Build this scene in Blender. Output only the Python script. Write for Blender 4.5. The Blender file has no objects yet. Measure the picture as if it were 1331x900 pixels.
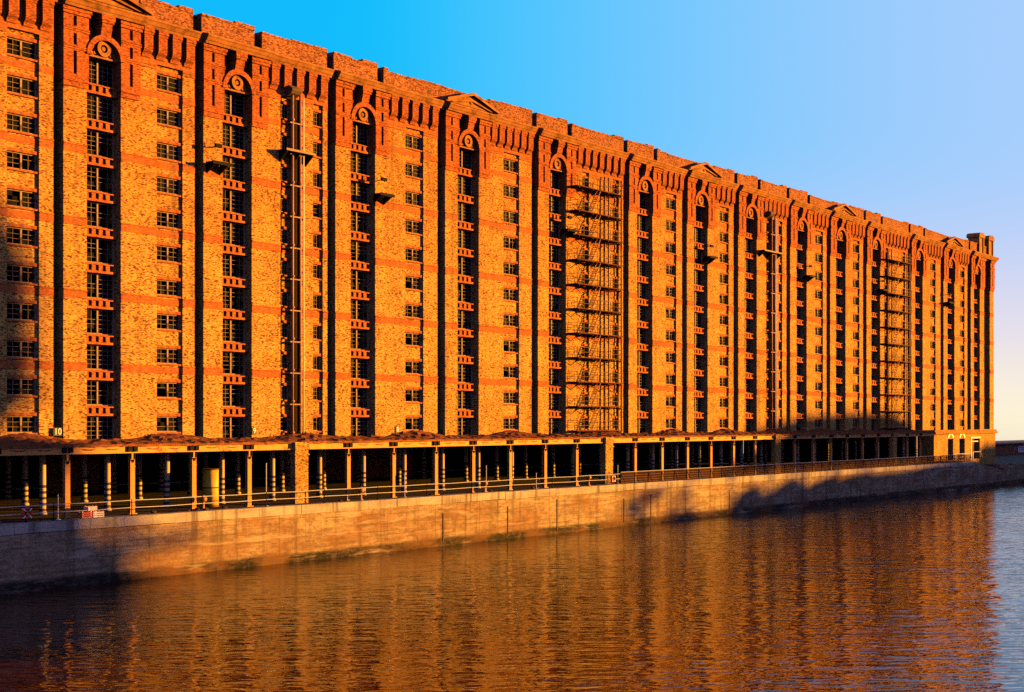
import bpy, bmesh, math, random
from mathutils import Vector, Matrix
R = random.Random(7)
sc = bpy.context.scene
COL = sc.collection
rad = math.radians
# ---------------------------------------------------------------- camera model (used to lay out the facade in metres)
F, XV, CX, YH = 1800.0, 2051.0, 665.5, 549.0
TH = math.atan((XV-CX)/F); C_, S_ = math.cos(TH), math.sin(TH)
CAMZ = 6.25
def U(x, D=82.0):
    t = (x-CX)/F
    return D*(C_+t*S_)/(S_-t*C_)
def ZZ(x, y, D=82.0):
    t = (x-CX)/F
    return CAMZ + (YH-y)*(D/(S_-t*C_))/F
SUN_AZ, SUN_EL = rad(-38.0), rad(6.5)
SUN = Vector((math.cos(SUN_AZ)*math.cos(SUN_EL), math.sin(SUN_AZ)*math.cos(SUN_EL), math.sin(SUN_EL)))

# ---------------------------------------------------------------- mesh helper
class MB:
    def __init__(s): s.v = []; s.f = []; s.sm = False
    def box(s, x0, x1, y0, y1, z0, z1):
        n = len(s.v)
        s.v += [(x0,y0,z0),(x1,y0,z0),(x1,y1,z0),(x0,y1,z0),(x0,y0,z1),(x1,y0,z1),(x1,y1,z1),(x0,y1,z1)]
        s.f += [tuple(n+i for i in q) for q in ((0,3,2,1),(4,5,6,7),(0,1,5,4),(1,2,6,5),(2,3,7,6),(3,0,4,7))]
        return s
    def prism(s, poly, a, b, axis='x'):
        # poly: (p,q) points, extruded along axis; for x: (y,z); for y: (x,z); for z: (x,y)
        n = len(s.v); k = len(poly)
        for w in (a, b):
            for p, q in poly:
                s.v.append((w,p,q) if axis == 'x' else ((p,w,q) if axis == 'y' else (p,q,w)))
        s.f.append(tuple(n+i for i in range(k))); s.f.append(tuple(n+k+i for i in reversed(range(k))))
        for i in range(k):
            j = (i+1) % k
            s.f.append((n+i, n+k+i, n+k+j, n+j))
        return s
    def tube(s, p0, p1, r, seg=8, r1=None):
        p0 = Vector(p0); p1 = Vector(p1); d = (p1-p0).normalized()
        a = d.orthogonal().normalized(); b = d.cross(a)
        n = len(s.v); r1 = r if r1 is None else r1
        for p, rr in ((p0, r), (p1, r1)):
            for i in range(seg):
                t = 2*math.pi*i/seg
                s.v.append(tuple(p + a*math.cos(t)*rr + b*math.sin(t)*rr))
        s.f.append(tuple(n+i for i in reversed(range(seg)))); s.f.append(tuple(n+seg+i for i in range(seg)))
        for i in range(seg):
            j = (i+1) % seg
            s.f.append((n+i, n+j, n+seg+j, n+seg+i))
        return s
    def path(s, pts, r, seg=6):
        for a, b in zip(pts[:-1], pts[1:]): s.tube(a, b, r, seg)
        return s
    def ring(s, c, R0, R1, y0, y1, a0=0.0, a1=2*math.pi, n=24):
        # flat ring in the XZ plane with thickness in Y
        full = abs(a1-a0-2*math.pi) < 1e-4
        m = n if full else n+1
        b = len(s.v)
        for i in range(m):
            t = a0+(a1-a0)*i/n
            for rr in (R0, R1):
                for y in (y0, y1):
                    s.v.append((c[0]+rr*math.cos(t), y, c[1]+rr*math.sin(t)))
        for i in range(n):
            p = b+4*i; q = b+4*((i+1) % m)
            s.f += [(p,p+2,q+2,q),(p+1,q+1,q+3,p+3),(p+2,p+3,q+3,q+2),(p,q,q+1,p+1)]
        if not full:
            p = b; q = b+4*n
            s.f += [(p,p+1,p+3,p+2),(q,q+2,q+3,q+1)]
        return s
    def torus(s, c, R0, r, axis='y', n=24, k=8):
        b = len(s.v)
        for i in range(n):
            t = 2*math.pi*i/n
            for j in range(k):
                p = 2*math.pi*j/k
                rr = R0+r*math.cos(p); h = r*math.sin(p)
                s.v.append((c[0]+rr*math.cos(t), c[1]+h, c[2]+rr*math.sin(t)))
        for i in range(n):
            for j in range(k):
                s.f.append((b+i*k+j, b+((i+1)%n)*k+j, b+((i+1)%n)*k+(j+1)%k, b+i*k+(j+1)%k))
        return s
    def lathe(s, c, prof, seg=14):
        b = len(s.v); m = len(prof)
        for r, z in prof:
            for i in range(seg):
                t = 2*math.pi*i/seg
                s.v.append((c[0]+r*math.cos(t), c[1]+r*math.sin(t), c[2]+z))
        for j in range(m-1):
            for i in range(seg):
                k = (i+1) % seg
                s.f.append((b+j*seg+i, b+j*seg+k, b+(j+1)*seg+k, b+(j+1)*seg+i))
        s.f.append(tuple(b+i for i in reversed(range(seg)))); s.f.append(tuple(b+(m-1)*seg+i for i in range(seg)))
        return s
    def mesh(s, name, mat, smooth=False, fix=True):
        me = bpy.data.meshes.new(name); me.from_pydata(s.v, [], s.f); me.update()
        if fix:
            bm = bmesh.new(); bm.from_mesh(me); bmesh.ops.recalc_face_normals(bm, faces=bm.faces); bm.to_mesh(me); bm.free()
        if smooth:
            for p in me.polygons: p.use_smooth = True
        if mat: me.materials.append(mat)
        return me
    def build(s, name, mat, parent=None, smooth=False, fix=True):
        o = bpy.data.objects.new(name, s.mesh(name, mat, smooth, fix)); COL.objects.link(o)
        if parent is not None: adopt(o, parent)
        return o
def adopt(o, parent):
    o.parent = parent
    o.matrix_parent_inverse = WM[parent].inverted() if parent in WM else Matrix.Identity(4)
WM = {}
def thing(name, label, cat, loc, group=None):
    o = bpy.data.objects.new(name, None); COL.objects.link(o); o.location = loc
    o.empty_display_size = .3
    WM[o] = Matrix.Translation(Vector(loc))
    return tag(o, label, cat, group)
def tag(o, label=None, cat=None, group=None, kind=None):
    if label: o['label'] = label
    if cat: o['category'] = cat
    if group: o['group'] = group
    if kind: o['kind'] = kind
    return o
def inst(name, me, parent, loc, sx=1.0, sub=None):
    """a part from a shared mesh, in world coordinates, with shared sub-parts"""
    o = bpy.data.objects.new(name, me); COL.objects.link(o); adopt(o, parent)
    o.location = loc; o.scale = (sx, 1, 1)
    for nm, m in (sub or ()):
        q = bpy.data.objects.new(nm, m); COL.objects.link(q); q.parent = o
    return o

# ---------------------------------------------------------------- materials
class NT:
    def __init__(s, name):
        s.m = bpy.data.materials.new(name); s.m.use_nodes = True
        s.t = s.m.node_tree; s.b = s.t.nodes['Principled BSDF']; s.L = s.t.links
    def n(s, typ, **k):
        o = s.t.nodes.new(typ)
        for a, v in k.items():
            if hasattr(o, a): setattr(o, a, v)
            else: s.put(o.inputs[a], v)
        return o
    def put(s, sock, v):
        if isinstance(v, bpy.types.NodeSocket): s.L.new(v, sock)
        else: sock.default_value = v
    def math(s, op, a, b=0.0, c=None):
        o = s.t.nodes.new('ShaderNodeMath'); o.operation = op
        s.put(o.inputs[0], a); s.put(o.inputs[1], b)
        if c is not None: s.put(o.inputs[2], c)
        return o.outputs[0]
    def co(s):
        tc = s.t.nodes.new('ShaderNodeTexCoord'); sp = s.t.nodes.new('ShaderNodeSeparateXYZ')
        s.L.new(tc.outputs['Object'], sp.inputs[0]); return tc.outputs['Object'], sp.outputs
    def xyz(s, x, y, z=0.0):
        o = s.t.nodes.new('ShaderNodeCombineXYZ')
        for i, v in enumerate((x, y, z)): s.put(o.inputs[i], v)
        return o.outputs[0]
    def noise(s, vec, scale, detail=3.0, rough=.55):
        o = s.t.nodes.new('ShaderNodeTexNoise'); s.L.new(vec, o.inputs['Vector'])
        o.inputs['Scale'].default_value = scale; o.inputs['Detail'].default_value = detail; o.inputs['Roughness'].default_value = rough
        return o.outputs['Fac']
    def scale(s, vec, v):
        o = s.t.nodes.new('ShaderNodeVectorMath'); o.operation = 'MULTIPLY'
        s.L.new(vec, o.inputs[0]); o.inputs[1].default_value = v; return o.outputs[0]
    def ramp(s, fac, stops, interp='LINEAR'):
        o = s.t.nodes.new('ShaderNodeValToRGB'); o.color_ramp.interpolation = interp
        e = o.color_ramp.elements
        while len(e) < len(stops): e.new(.5)
        for i, (p, c) in enumerate(stops):
            e[i].position = p; e[i].color = (c[0], c[1], c[2], 1) if hasattr(c, '__len__') else (c, c, c, 1)
        s.put(o.inputs[0], fac); return o.outputs[0]
    def mix(s, fac, a, b, mode='MIX'):
        o = s.t.nodes.new('ShaderNodeMix'); o.data_type = 'RGBA'; o.blend_type = mode
        s.put(o.inputs[0], fac)
        for i, v in ((6, a), (7, b)):
            if isinstance(v, tuple): v = (v[0], v[1], v[2], 1)
            s.put(o.inputs[i], v)
        return o.outputs[2]
    def bump(s, h, strength=.4, dist=.03):
        o = s.t.nodes.new('ShaderNodeBump'); s.put(o.inputs['Height'], h)
        o.inputs['Strength'].default_value = strength; o.inputs['Distance'].default_value = dist
        s.L.new(o.outputs[0], s.b.inputs['Normal'])
    def out(s, col, rough=.85, metal=0.0, spec=.3):
        if isinstance(col, tuple): col = (col[0], col[1], col[2], 1)
        s.put(s.b.inputs['Base Color'], col); s.put(s.b.inputs['Roughness'], rough); s.b.inputs['Metallic'].default_value = metal
        s.b.inputs['Specular IOR Level'].default_value = spec
        return s.m

def brick_mat(name, stops, w=.17, h=.062, mortar=(.33,.19,.085), patch=(.72, 1.22), high=False):
    n = NT(name); obj, o = n.co()
    x = n.math('ADD', o[0], o[1])
    row = n.math('FLOOR', n.math('DIVIDE', o[2], h))
    xs = n.math('ADD', n.math('DIVIDE', x, w), n.math('MULTIPLY', row, .5))
    cell = n.xyz(n.math('FLOOR', xs), row)
    wn = n.n('ShaderNodeTexWhiteNoise', noise_dimensions='2D'); n.L.new(cell, wn.inputs['Vector'])
    big = n.noise(obj, .35, 5, .6)
    mid = n.noise(obj, 2.3, 3, .6)
    v = n.math('ADD', wn.outputs[0], n.math('MULTIPLY', n.math('SUBTRACT', mid, .5), .35))
    col = n.ramp(v, stops)
    fx = n.math('FRACT', xs); fz = n.math('FRACT', n.math('DIVIDE', o[2], h))
    jx = n.math('LESS_THAN', fx, .05); jz = n.math('LESS_THAN', fz, .14)
    j = n.math('MAXIMUM', jx, jz)
    col = n.mix(n.math('MULTIPLY', j, .55), col, mortar)
    col = n.mix(1.0, col, n.ramp(big, [(.3, patch[0]), (.7, patch[1])]), 'MULTIPLY')
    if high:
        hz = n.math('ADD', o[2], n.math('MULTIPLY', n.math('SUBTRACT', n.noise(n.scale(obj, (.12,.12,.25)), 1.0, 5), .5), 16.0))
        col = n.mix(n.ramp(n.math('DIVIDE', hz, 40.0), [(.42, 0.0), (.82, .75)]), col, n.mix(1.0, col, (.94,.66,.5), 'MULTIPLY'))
    # rain streaks of soot running down the wall
    st = n.noise(n.scale(obj, (1.3, 1.3, .05)), 1.0, 5, .62)
    col = n.mix(n.ramp(st, [(.52, 0.0), (.72, .5)]), col, (.09,.055,.035))
    n.bump(n.math('ADD', n.math('MULTIPLY', j, -.8), n.math('MULTIPLY', wn.outputs[0], .5)), .6, .02)
    return n.out(col, .92, 0, .12)
YB = [(.05,(.08,.028,.012)),(.17,(.24,.10,.03)),(.32,(.39,.195,.04)),(.68,(.45,.26,.055)),(.98,(.54,.37,.10))]
RB = [(.05,(.17,.035,.012)),(.35,(.33,.08,.02)),(.7,(.38,.108,.028)),(.98,(.45,.15,.04))]
M = {}
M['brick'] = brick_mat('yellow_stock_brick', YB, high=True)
M['red'] = brick_mat('red_engineering_brick', RB, patch=(.8, 1.12), mortar=(.22,.07,.035))
M['band'] = brick_mat('orange_red_brick', [(.02,(.25,.062,.018)),(.3,(.37,.105,.028)),(.7,(.41,.125,.033)),(.98,(.46,.165,.045))], patch=(.8, 1.12), mortar=(.25,.11,.05))
M['parapet'] = brick_mat('weathered_red_brick', [(.05,(.07,.025,.013)),(.35,(.22,.072,.028)),(.7,(.33,.12,.045)),(.98,(.42,.19,.08))], mortar=(.2,.1,.05))
def stone_mat():
    n = NT('weathered_sandstone'); obj, o = n.co()
    a = n.noise(obj, 1.1, 6, .65); b = n.noise(obj, 9, 3)
    c = n.ramp(a, [(.34,(.13,.055,.02)),(.5,(.31,.125,.036)),(.74,(.42,.2,.065))])
    c = n.mix(n.ramp(b, [(.5, 0.0), (.7, .5)]), c, (.12,.07,.035))
    n.bump(b, .5, .03); return n.out(c, .9, 0, .15)
M['stone'] = stone_mat()
def simple(name, col, rough=.7, metal=0.0, var=.25, scale=6, rust=None, rustpos=(.58,.68), spec=.3):
    n = NT(name); obj, o = n.co()
    a = n.noise(obj, scale, 4, .6)
    lo = tuple(x*(1-var) for x in col); hi = tuple(min(1, x*(1+var)) for x in col)
    c = n.ramp(a, [(.3, lo), (.7, hi)])
    if rust:
        r = n.noise(n.scale(obj, (1, 1, .6)), scale*.45, 5, .65)
        c = n.mix(n.ramp(r, [(rustpos[0], 0.0), (rustpos[1], 1.0)]), c, rust)
    n.bump(a, .2, .01)
    return n.out(c, rough, metal, spec)
M['iron'] = simple('dark_iron', (.012,.008,.006), .8, 0, .4, 5, (.03,.013,.006), spec=.08)
M['escape'] = simple('brown_escape_iron', (.10,.036,.014), .85, 0, .5, 3, (.04,.016,.008), spec=.08)
M['rust_iron'] = simple('rusted_iron', (.13,.05,.022), .8, 0, .4, 4, (.05,.022,.012))
M['pipe'] = simple('orange_painted_pipe', (.36,.15,.055), .6, 0, .3, 2, (.12,.04,.02))
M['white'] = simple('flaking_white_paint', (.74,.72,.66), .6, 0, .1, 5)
M['cream'] = simple('cream_window_paint', (.27,.18,.11), .8, 0, .3, 3, (.1,.05,.03))
M['beam'] = simple('ochre_painted_steel', (.54,.25,.055), .7, 0, .2, 1.2, (.09,.035,.015), (.60,.66))
M['post'] = simple('ochre_painted_post', (.52,.21,.048), .7, 0, .22, 2.2, (.16,.06,.02), (.58,.7))
M['dark'] = simple('near_black_matte', (.022,.018,.016), .95, 0, .3, 2, spec=.02)  # near black; puts the interior shade into the colour
M['hood'] = simple('lead_hood', (.09,.05,.03), .8, 0, .4, 3)
M['cable'] = simple('galvanised_cable', (.55,.55,.55), .4, .3, .1, 3)
M['red_paint'] = simple('red_plastic', (.52,.035,.02), .5, 0, .15, 4)
M['drum'] = simple('yellow_painted_steel', (.62,.36,.035), .55, 0, .2, 1.5, (.2,.08,.02), (.62,.7))
M['rust_mesh'] = simple('rusty_mesh', (.10,.032,.018), .85, 0, .35, 2)
M['slate'] = simple('dark_roof_slate', (.06,.05,.05), .8, 0, .3, 1)
M['timber'] = simple('wet_timber', (.06,.036,.018), .8, 0, .4, 3)
M['plate'] = simple('black_plate', (.02,.02,.022), .6, 0, .2, 3)
def glass():
    n = NT('dirty_window_glass'); obj, o = n.co()
    a = n.noise(obj, 1.7, 2)
    c = n.ramp(a, [(.35,(.003,.0035,.005)),(.7,(.009,.010,.013))])
    n.out(c, .5, 0, .015); return n.m
M['glass'] = glass()
def column_mat():
    n = NT('banded_column_paint'); obj, o = n.co()
    z = n.math('ADD', o[2], n.math('MULTIPLY', n.math('SUBTRACT', n.noise(obj, 3), .5), .05))
    band = n.math('GREATER_THAN', n.math('FRACT', n.math('DIVIDE', z, .40)), .52)
    low = n.math('LESS_THAN', z, 2.05)
    d = n.math('MULTIPLY', band, low)
    c = n.mix(d, (.42,.34,.23), (.05,.035,.025))
    g = n.noise(n.scale(obj, (1,1,.3)), 3, 4)
    c = n.mix(n.ramp(g, [(.5,0.0),(.75,.55)]), c, (.2,.12,.06))
    return n.out(c, .75, 0, .2)
M['column'] = column_mat()
def concrete(name, base, dark, lines=True, wet=True):
    n = NT(name); obj, o = n.co()
    a = n.noise(n.scale(obj, (.25,.25,1.0)), 1.2, 6, .65)
    board = n.noise(n.scale(obj, (.12,.12,3.2)), 1.5, 4, .6)
    grit = n.noise(obj, 7, 5, .7)
    c = n.ramp(a, [(.3, tuple(.62*v for v in base)), (.52, base), (.75, tuple(1.35*v for v in base))])
    if lines: c = n.mix(n.ramp(board, [(.36,.6),(.5,0.0)]), c, dark)
    c = n.mix(n.ramp(grit, [(.54,0.0),(.72,.5)]), c, dark)
    s = n.noise(n.scale(obj, (.9,.9,.05)), 1.0, 5, .62)
    c = n.mix(n.ramp(s, [(.52,0.0),(.66,.75)]), c, (.05,.034,.024))
    s2 = n.noise(n.scale(obj, (.5,.5,.03)), 1.3, 3, .5)
    c = n.mix(n.ramp(s2, [(.6,0.0),(.75,.5)]), c, (.07,.075,.03))
    if wet:
        e = n.math('ADD', o[2], n.math('MULTIPLY', n.math('SUBTRACT', n.noise(n.scale(obj,(.6,.6,.3)), 1.3, 5), .5), .4))
        c = n.mix(n.ramp(n.math('ADD', n.math('MULTIPLY', e, -.5), -1.66), [(0.06, 0.0), (.2, 1.0)]), c, (.016,.015,.011))
    if lines:
        ru = n.noise(n.scale(obj, (.22,.22,.5)), 1.0, 5, .6)
        c = n.mix(n.ramp(ru, [(.46,0.0),(.62,.7)]), c, (.19,.085,.03))
        jx = n.math('LESS_THAN', n.math('FRACT', n.math('DIVIDE', o[0], 5.9)), .016)
        jz = n.math('LESS_THAN', n.math('FRACT', n.math('DIVIDE', n.math('ADD', o[2], n.math('MULTIPLY', n.noise(n.scale(obj, (.3,.3,.3)), 1.0, 2), .12)), .62)), .05)
        c = n.mix(n.math('MULTIPLY', n.math('MAXIMUM', jx, jz), n.ramp(grit, [(.35, .2), (.6, .75)])), c, dark)
        mot = n.noise(n.scale(obj, (.7,.7,1.6)), 2.6, 6, .7)
        c = n.mix(n.ramp(mot, [(.47,0.0),(.64,.7)]), c, (.11,.075,.05))
        pale = n.noise(n.scale(obj, (.1,.1,.9)), 1.7, 5, .6)
        c = n.mix(n.ramp(pale, [(.56,0.0),(.68,.55)]), c, (.46,.38,.28))
    n.bump(n.math('ADD', n.math('ADD', grit, board), n.math('MULTIPLY', a, .8)), .7, .06)
    return n.out(c, .9, 0, .15)
M['wall'] = concrete('old_board_marked_concrete', (.36,.265,.155), (.10,.06,.035))
M['coping'] = concrete('pale_coping_concrete', (.36,.31,.25), (.16,.12,.09), lines=False, wet=False)
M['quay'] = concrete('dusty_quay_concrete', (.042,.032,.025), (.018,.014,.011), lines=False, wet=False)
def moss():
    n = NT('mossy_felt_roof'); obj, o = n.co()
    a = n.noise(obj, 1.4, 6, .7); b = n.noise(obj, 8, 4, .7)
    c = n.ramp(a, [(.34,(.07,.04,.018)),(.5,(.27,.085,.03)),(.7,(.36,.13,.045))])
    c = n.mix(n.ramp(b, [(.5,0.0),(.66,.7)]), c, (.055,.05,.018))
    n.bump(b, .8, .08); return n.out(c, .95, 0, .05)
M['moss'] = moss()
def leaf(name, c0, c1):
    n = NT(name); obj, o = n.co()
    return n.out(n.ramp(n.noise(obj, 2.5, 3), [(.3, c0), (.7, c1)]), .8, 0, .1)
M['leaf'] = leaf('leaves', (.03,.04,.012), (.075,.085,.03))
M['ground'] = leaf('rough_ground', (.02,.012,.008), (.045,.025,.013))
def water():
    n = NT('dock_water'); obj, o = n.co()
    rot = n.n('ShaderNodeVectorRotate', rotation_type='Z_AXIS'); n.L.new(obj, rot.inputs['Vector']); rot.inputs['Angle'].default_value = rad(50)
    a = n.noise(n.scale(rot.outputs[0], (.45, 1.0, 1)), .62, 2, .5)
    b = n.noise(n.scale(rot.outputs[0], (.5, 1.5, 1)), 1.15, 2.5, .5)
    g = n.noise(obj, .05, 3, .5)
    h = n.math('ADD', n.math('MULTIPLY', a, .75), n.math('MULTIPLY', b, n.math('ADD', .25, n.math('MULTIPLY', g, .8))))
    calm = n.ramp(n.math('DIVIDE', o[0], 500.0), [(.5, 1.0), (.85, .006)])
    h = n.math('MULTIPLY', h, calm)
    n.bump(h, 1.0, WATER_BUMP)
    n.b.inputs['IOR'].default_value = 1.33
    n.out((.045,.010,.002), .015, 0, .5)
    return n.m
WATER_BUMP = .115
M['water'] = water()

# ---------------------------------------------------------------- facade data (photo columns -> metres)
PAVX = [(69.3,81,111.5,155.7,179),(252.9,263.1,287.9,325.9,345),(425.5,434.6,454.4,486.4,501.4),(568.6,577.3,593.4,621,633.5),
 (690.9,698,712,734.5,745.5),(809.8,815.8,827,846.9,856),(886.4,891.7,901,918.7,926.5),(953.3,958.5,966.8,982.6,989.5),
 (1022.2,1026,1033.8,1047.5,1053.5),(1074.3,1078.1,1085,1098,1103.5),(1121.7,1125.4,1131.5,1143,1148.3),(1179.5,1183.3,1188.3,1198.4,1203),
 (1222.4,1225.5,1230.6,1239.7,1243.6),(1257.3,1261,1265,1272.8,1278.2)]
PAV = [tuple(U(x) for x in p) for p in PAVX]
BAYX = [('S',[(203.8,237.3)]),('P',[(364.5,378),(406.8,419.5)]),('S',[(527,550.3)]),('S',[(654.4,674.7)]),('F',[(756.3,765.5),(796,804.2)]),
 ('S',[(865.4,878.9)]),('S',[(935.2,947)]),('P',[(996.4,1001.3),(1012,1016.6)]),('S',[(1059.6,1069.6)]),('S',[(1108.8,1117)]),
 ('F',[(1150.5,1153.8),(1173,1176.5)]),('S',[(1209.3,1216)]),('S',[(1247.8,1253.6)])]
BAY = [(k, [(U(a), U(b)) for a, b in r]) for k, r in BAYX]
S0 = (U(9), U(50.8))
PER = PAV[1][0]-PAV[0][0]
PAV = [tuple(v-PER for v in PAV[0])] + PAV               # one more pavilion beyond the left frame edge
BAY = [('S', [S0])] + BAY
PED = {1, 4, 7, 10, 13}                                  # pavilions under a pediment
UL = PAV[0][0]-7.5
UR = U(1290.7)
Z0, ZC, ZP = 5.0, 34.65, 36.95                           # underside of the wall, cornice, parapet top
ROW = [6.1+2.505*k for k in range(11)]
BACK = 1.7

root = thing('brick_warehouse', 'huge long red and yellow brick warehouse with eleven rows of windows along the dock', 'warehouse', (UL, 0, 0))
wall, red_plain = MB(), MB()
WP = -.12
pieces = []                                              # solid wall strips (u0,u1,yfront)
cur = UL
niche_strips = []
for i, p in enumerate(PAV):
    sl, sr, tl, tr, seam = p
    pieces.append((cur, sl, 0.0, 'w'))
    pieces.append((sl, sr, .9, 's'))
    pieces.append((sr, tl, WP, 'p'))
    pieces.append((tr, seam, WP, 'p'))
    cur = seam
    if i < len(BAY):
        for a, b in BAY[i][1]:
            pieces.append((cur, a, 0.0, 'w')); cur = b
END = [(U(1278.2), U(1285.7)), (U(1285.7), UR)]
pieces.append((END[0][0], END[0][1], .62, 's'))
pieces.append((END[1][0], UR, WP, 'p'))
ZR = 29.65                                               # foot of the red upper storey of the piers
BANDS = [9.8+5.01*k for k in range(4)]
for a, b, y, k in pieces:
    top = ZC
    if k == 'p': top = ZR
    wall.box(a, b, y, BACK, Z0, top)
    if k == 'p':
        # red upper pier, corbelled out, with three narrow niches
        red = MB(); yf = -.30; m = (a+b)/2 - (.12 if a < b-1.75 else 0); h = .13
        red.box(a-.10, m-h, yf, BACK, ZR, ZC); red.box(m+h, b+.04, yf, BACK, ZR, ZC)
        zs = [ZR, 30.15, 31.75, 32.15, 32.95, 33.45, 34.15, ZC]
        for q in range(0, 7, 2): red.box(m-h, m+h, yf, BACK, zs[q], zs[q+1])
        for q in range(1, 7, 2): red.box(m-h, m+h, yf+.3, BACK, zs[q], zs[q+1])
        for zb in (31.85, 33.1):                         # moulded courses
            red.box(a-.14, b+.08, yf-.06, yf, zb, zb+.10); red.box(a-.14, b+.08, yf-.06, yf, zb+.15, zb+.24)
        red.box(a-.2, b+.12, yf-.12, yf, 34.2, 34.42); red.box(a-.26, b+.18, yf-.2, yf, 34.42, ZC)
        red.box(a-.05, b+.02, WP-.1, WP, ZR-.35, ZR)
        red.build('upper_pier', M['red'], root)
    elif k == 'w':
        red_plain.box(a, b, -.04, 0, 32.3, ZC)                 # red band behind the corbels
        red_plain.box(a, b, -.05, 0, 31.95, 32.08); red_plain.box(a, b, -.05, 0, 32.16, 32.3)
# end corner strip
# spandrels, string courses
course = MB()
for a, b, y, k in pieces:
    if k in 'wp':
        for zb in BANDS:
            course.box(a, b, y-.035, y, zb, zb+.5); course.box(a, b, y-.085, y, zb+.5, zb+.58)
        if k == 'w': course.box(a, b, -.035, 0, BANDS[3]+5.0, BANDS[3]+5.5)
SM, NMW, TW = [], [], []                                 # window spots
TS = []                                                  # balcony panels
SD = .19                                                 # depth of the window recesses
for i, (kind, recs) in enumerate(BAY):
    for a, b in recs:
        prev = Z0
        for r in ROW:
            wall.box(a, b, SD, BACK, prev, r-.575)
            (SM if kind == 'S' else NMW).append((a, b, r))
            prev = r+.575
        wall.box(a, b, SD, BACK, prev, 32.3)
        for zb in BANDS+[BANDS[3]+5.0]: course.box(a, b, SD-.035, SD, zb, zb+.5)
        red_plain.box(a, b, -.04, BACK, 32.3, ZC)
for i, p in enumerate(PAV):
    a, b = p[2], p[3]
    for r in ROW:
        TW.append((a, b, r-1.17))
        if r > ROW[0]: TS.append((a, b, r-1.92))
nw = len(wall.f)
for part in (course, red_plain):
    n0 = len(wall.v); wall.v += part.v; wall.f += [tuple(n0+i for i in f) for f in part.f]
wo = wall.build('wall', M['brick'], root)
wo.data.materials.append(M['band'])
for q in wo.data.polygons[nw:]: q.material_index = 1
MB().box(UL, UR, BACK+.6, BACK+.8, Z0, ZC).build('shade_backing', M['dark'], root)  # dark sheet added behind the panes so broken ones look unlit

# ---------------------------------------------------------------- windows
def window_meshes(W, H, panes, nx, nz, miss, seed, depth=.10, jamb=.12, mull=.13):
    r = random.Random(seed)
    fr, gl = MB(), MB()
    fr.box(0, jamb, -.02, depth, 0, H); fr.box(W-jamb, W, -.02, depth, 0, H)
    fr.box(jamb, W-jamb, -.02, depth, 0, .08); fr.box(jamb, W-jamb, -.02, depth, H-.08, H)
    pw = (W-2*jamb-(panes-1)*mull)/panes
    for p in range(panes):
        x0 = jamb+p*(pw+mull); x1 = x0+pw
        if p: fr.box(x0-mull, x0, -.05, depth, .08, H-.08)
        z0, z1 = .08, H-.08
        for i in range(1, nx):
            x = x0+pw*i/nx
            if r.random() > miss*.35: fr.box(x-.012, x+.012, .02, .06, z0, z1)
        for k in range(1, nz):
            z = z0+(z1-z0)*k/nz
            if r.random() > miss*.4: fr.box(x0, x1, .015, .055, z-.012, z+.012)
        for i in range(nx):
            for k in range(nz):
                if r.random() < miss: continue
                xa, xb = x0+pw*i/nx, x0+pw*(i+1)/nx; za, zb = z0+(z1-z0)*k/nz, z0+(z1-z0)*(k+1)/nz
                n = len(gl.v); t = r.uniform(-.012, .012); s = r.uniform(-.008, .008)
                gl.v += [(xa,.07+t,za),(xb,.07+s,za),(xb,.07-t,zb),(xa,.07-s,zb)]; gl.f.append((n,n+1,n+2,n+3))
    return fr.mesh('window_frame', M['cream']), gl.mesh('window_glass', M['glass'], fix=False)
def stuff_merge(name, items, parent, mats):
    """the many farthest repeats of one part, as one mesh"""
    vs, fs, mi = [], [], []
    for me, loc, sx, k in items:
        n = len(vs)
        for v in me.vertices: vs.append((v.co.x*sx+loc[0], v.co.y+loc[1], v.co.z+loc[2]))
        for f in me.polygons: fs.append(tuple(n+i for i in f.vertices)); mi.append(k)
    me = bpy.data.meshes.new(name); me.from_pydata(vs, [], fs); me.update()
    for m in mats: me.materials.append(m)
    for p, k in zip(me.polygons, mi): p.material_index = k
    o = bpy.data.objects.new(name, me); COL.objects.link(o); adopt(o, parent); o['kind'] = 'stuff'
    return o
def pick_miss(z):
    return 0 if z > 24 else (1 if R.random() < .35 else 2)
def lay_windows(name, spots, W, H, panes, nx, nz, y, limit=100, trim=False):
    extra = []
    if trim:
        extra = [('lintel', MB().box(0, W-.03, SD-.10-y, SD-y, H, H+.22).mesh('lintel', M['band'])), ('sill', MB().box(0, W-.03, SD-.13-y, SD-y+.1, -.12, 0).mesh('sill', M['band']))]
    var = [[window_meshes(W, H, panes, nx, nz, ms, 11+7*j+31*q) for q in range(3)] for j, ms in enumerate((.05, .3, .62))]
    spots = sorted(spots, key=lambda s: (s[0] < 50, s[0], s[2]))
    rest = []
    for i, (a, b, z) in enumerate(spots):
        fm, gm = var[pick_miss(z+6*R.uniform(-.6, .6))][R.randrange(3)]
        if i < limit: inst(name, fm, root, (a, y, z), (b-a)/W, [('window_glass', gm)]+extra)
        else: rest += [(fm, (a, y, z), (b-a)/W, 0), (gm, (a, y, z), (b-a)/W, 1)]+[(e[1], (a, y, z), (b-a)/W, 2) for e in extra]
    if rest: stuff_merge(name+'_rows', rest, root, [M['cream'], M['glass'], M['band']])
lay_windows('tall_window', TW, 3.0, 1.75, 2, 3, 5, .68)
lay_windows('square_window', [(a, b, r-.575) for a, b, r in SM], 2.35, 1.15, 2, 2, 3, SD+.10, trim=True)
lay_windows('narrow_window', [(a, b, r-.575) for a, b, r in NMW], 1.1, 1.15, 1, 3, 3, SD+.10, trim=True)
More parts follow.
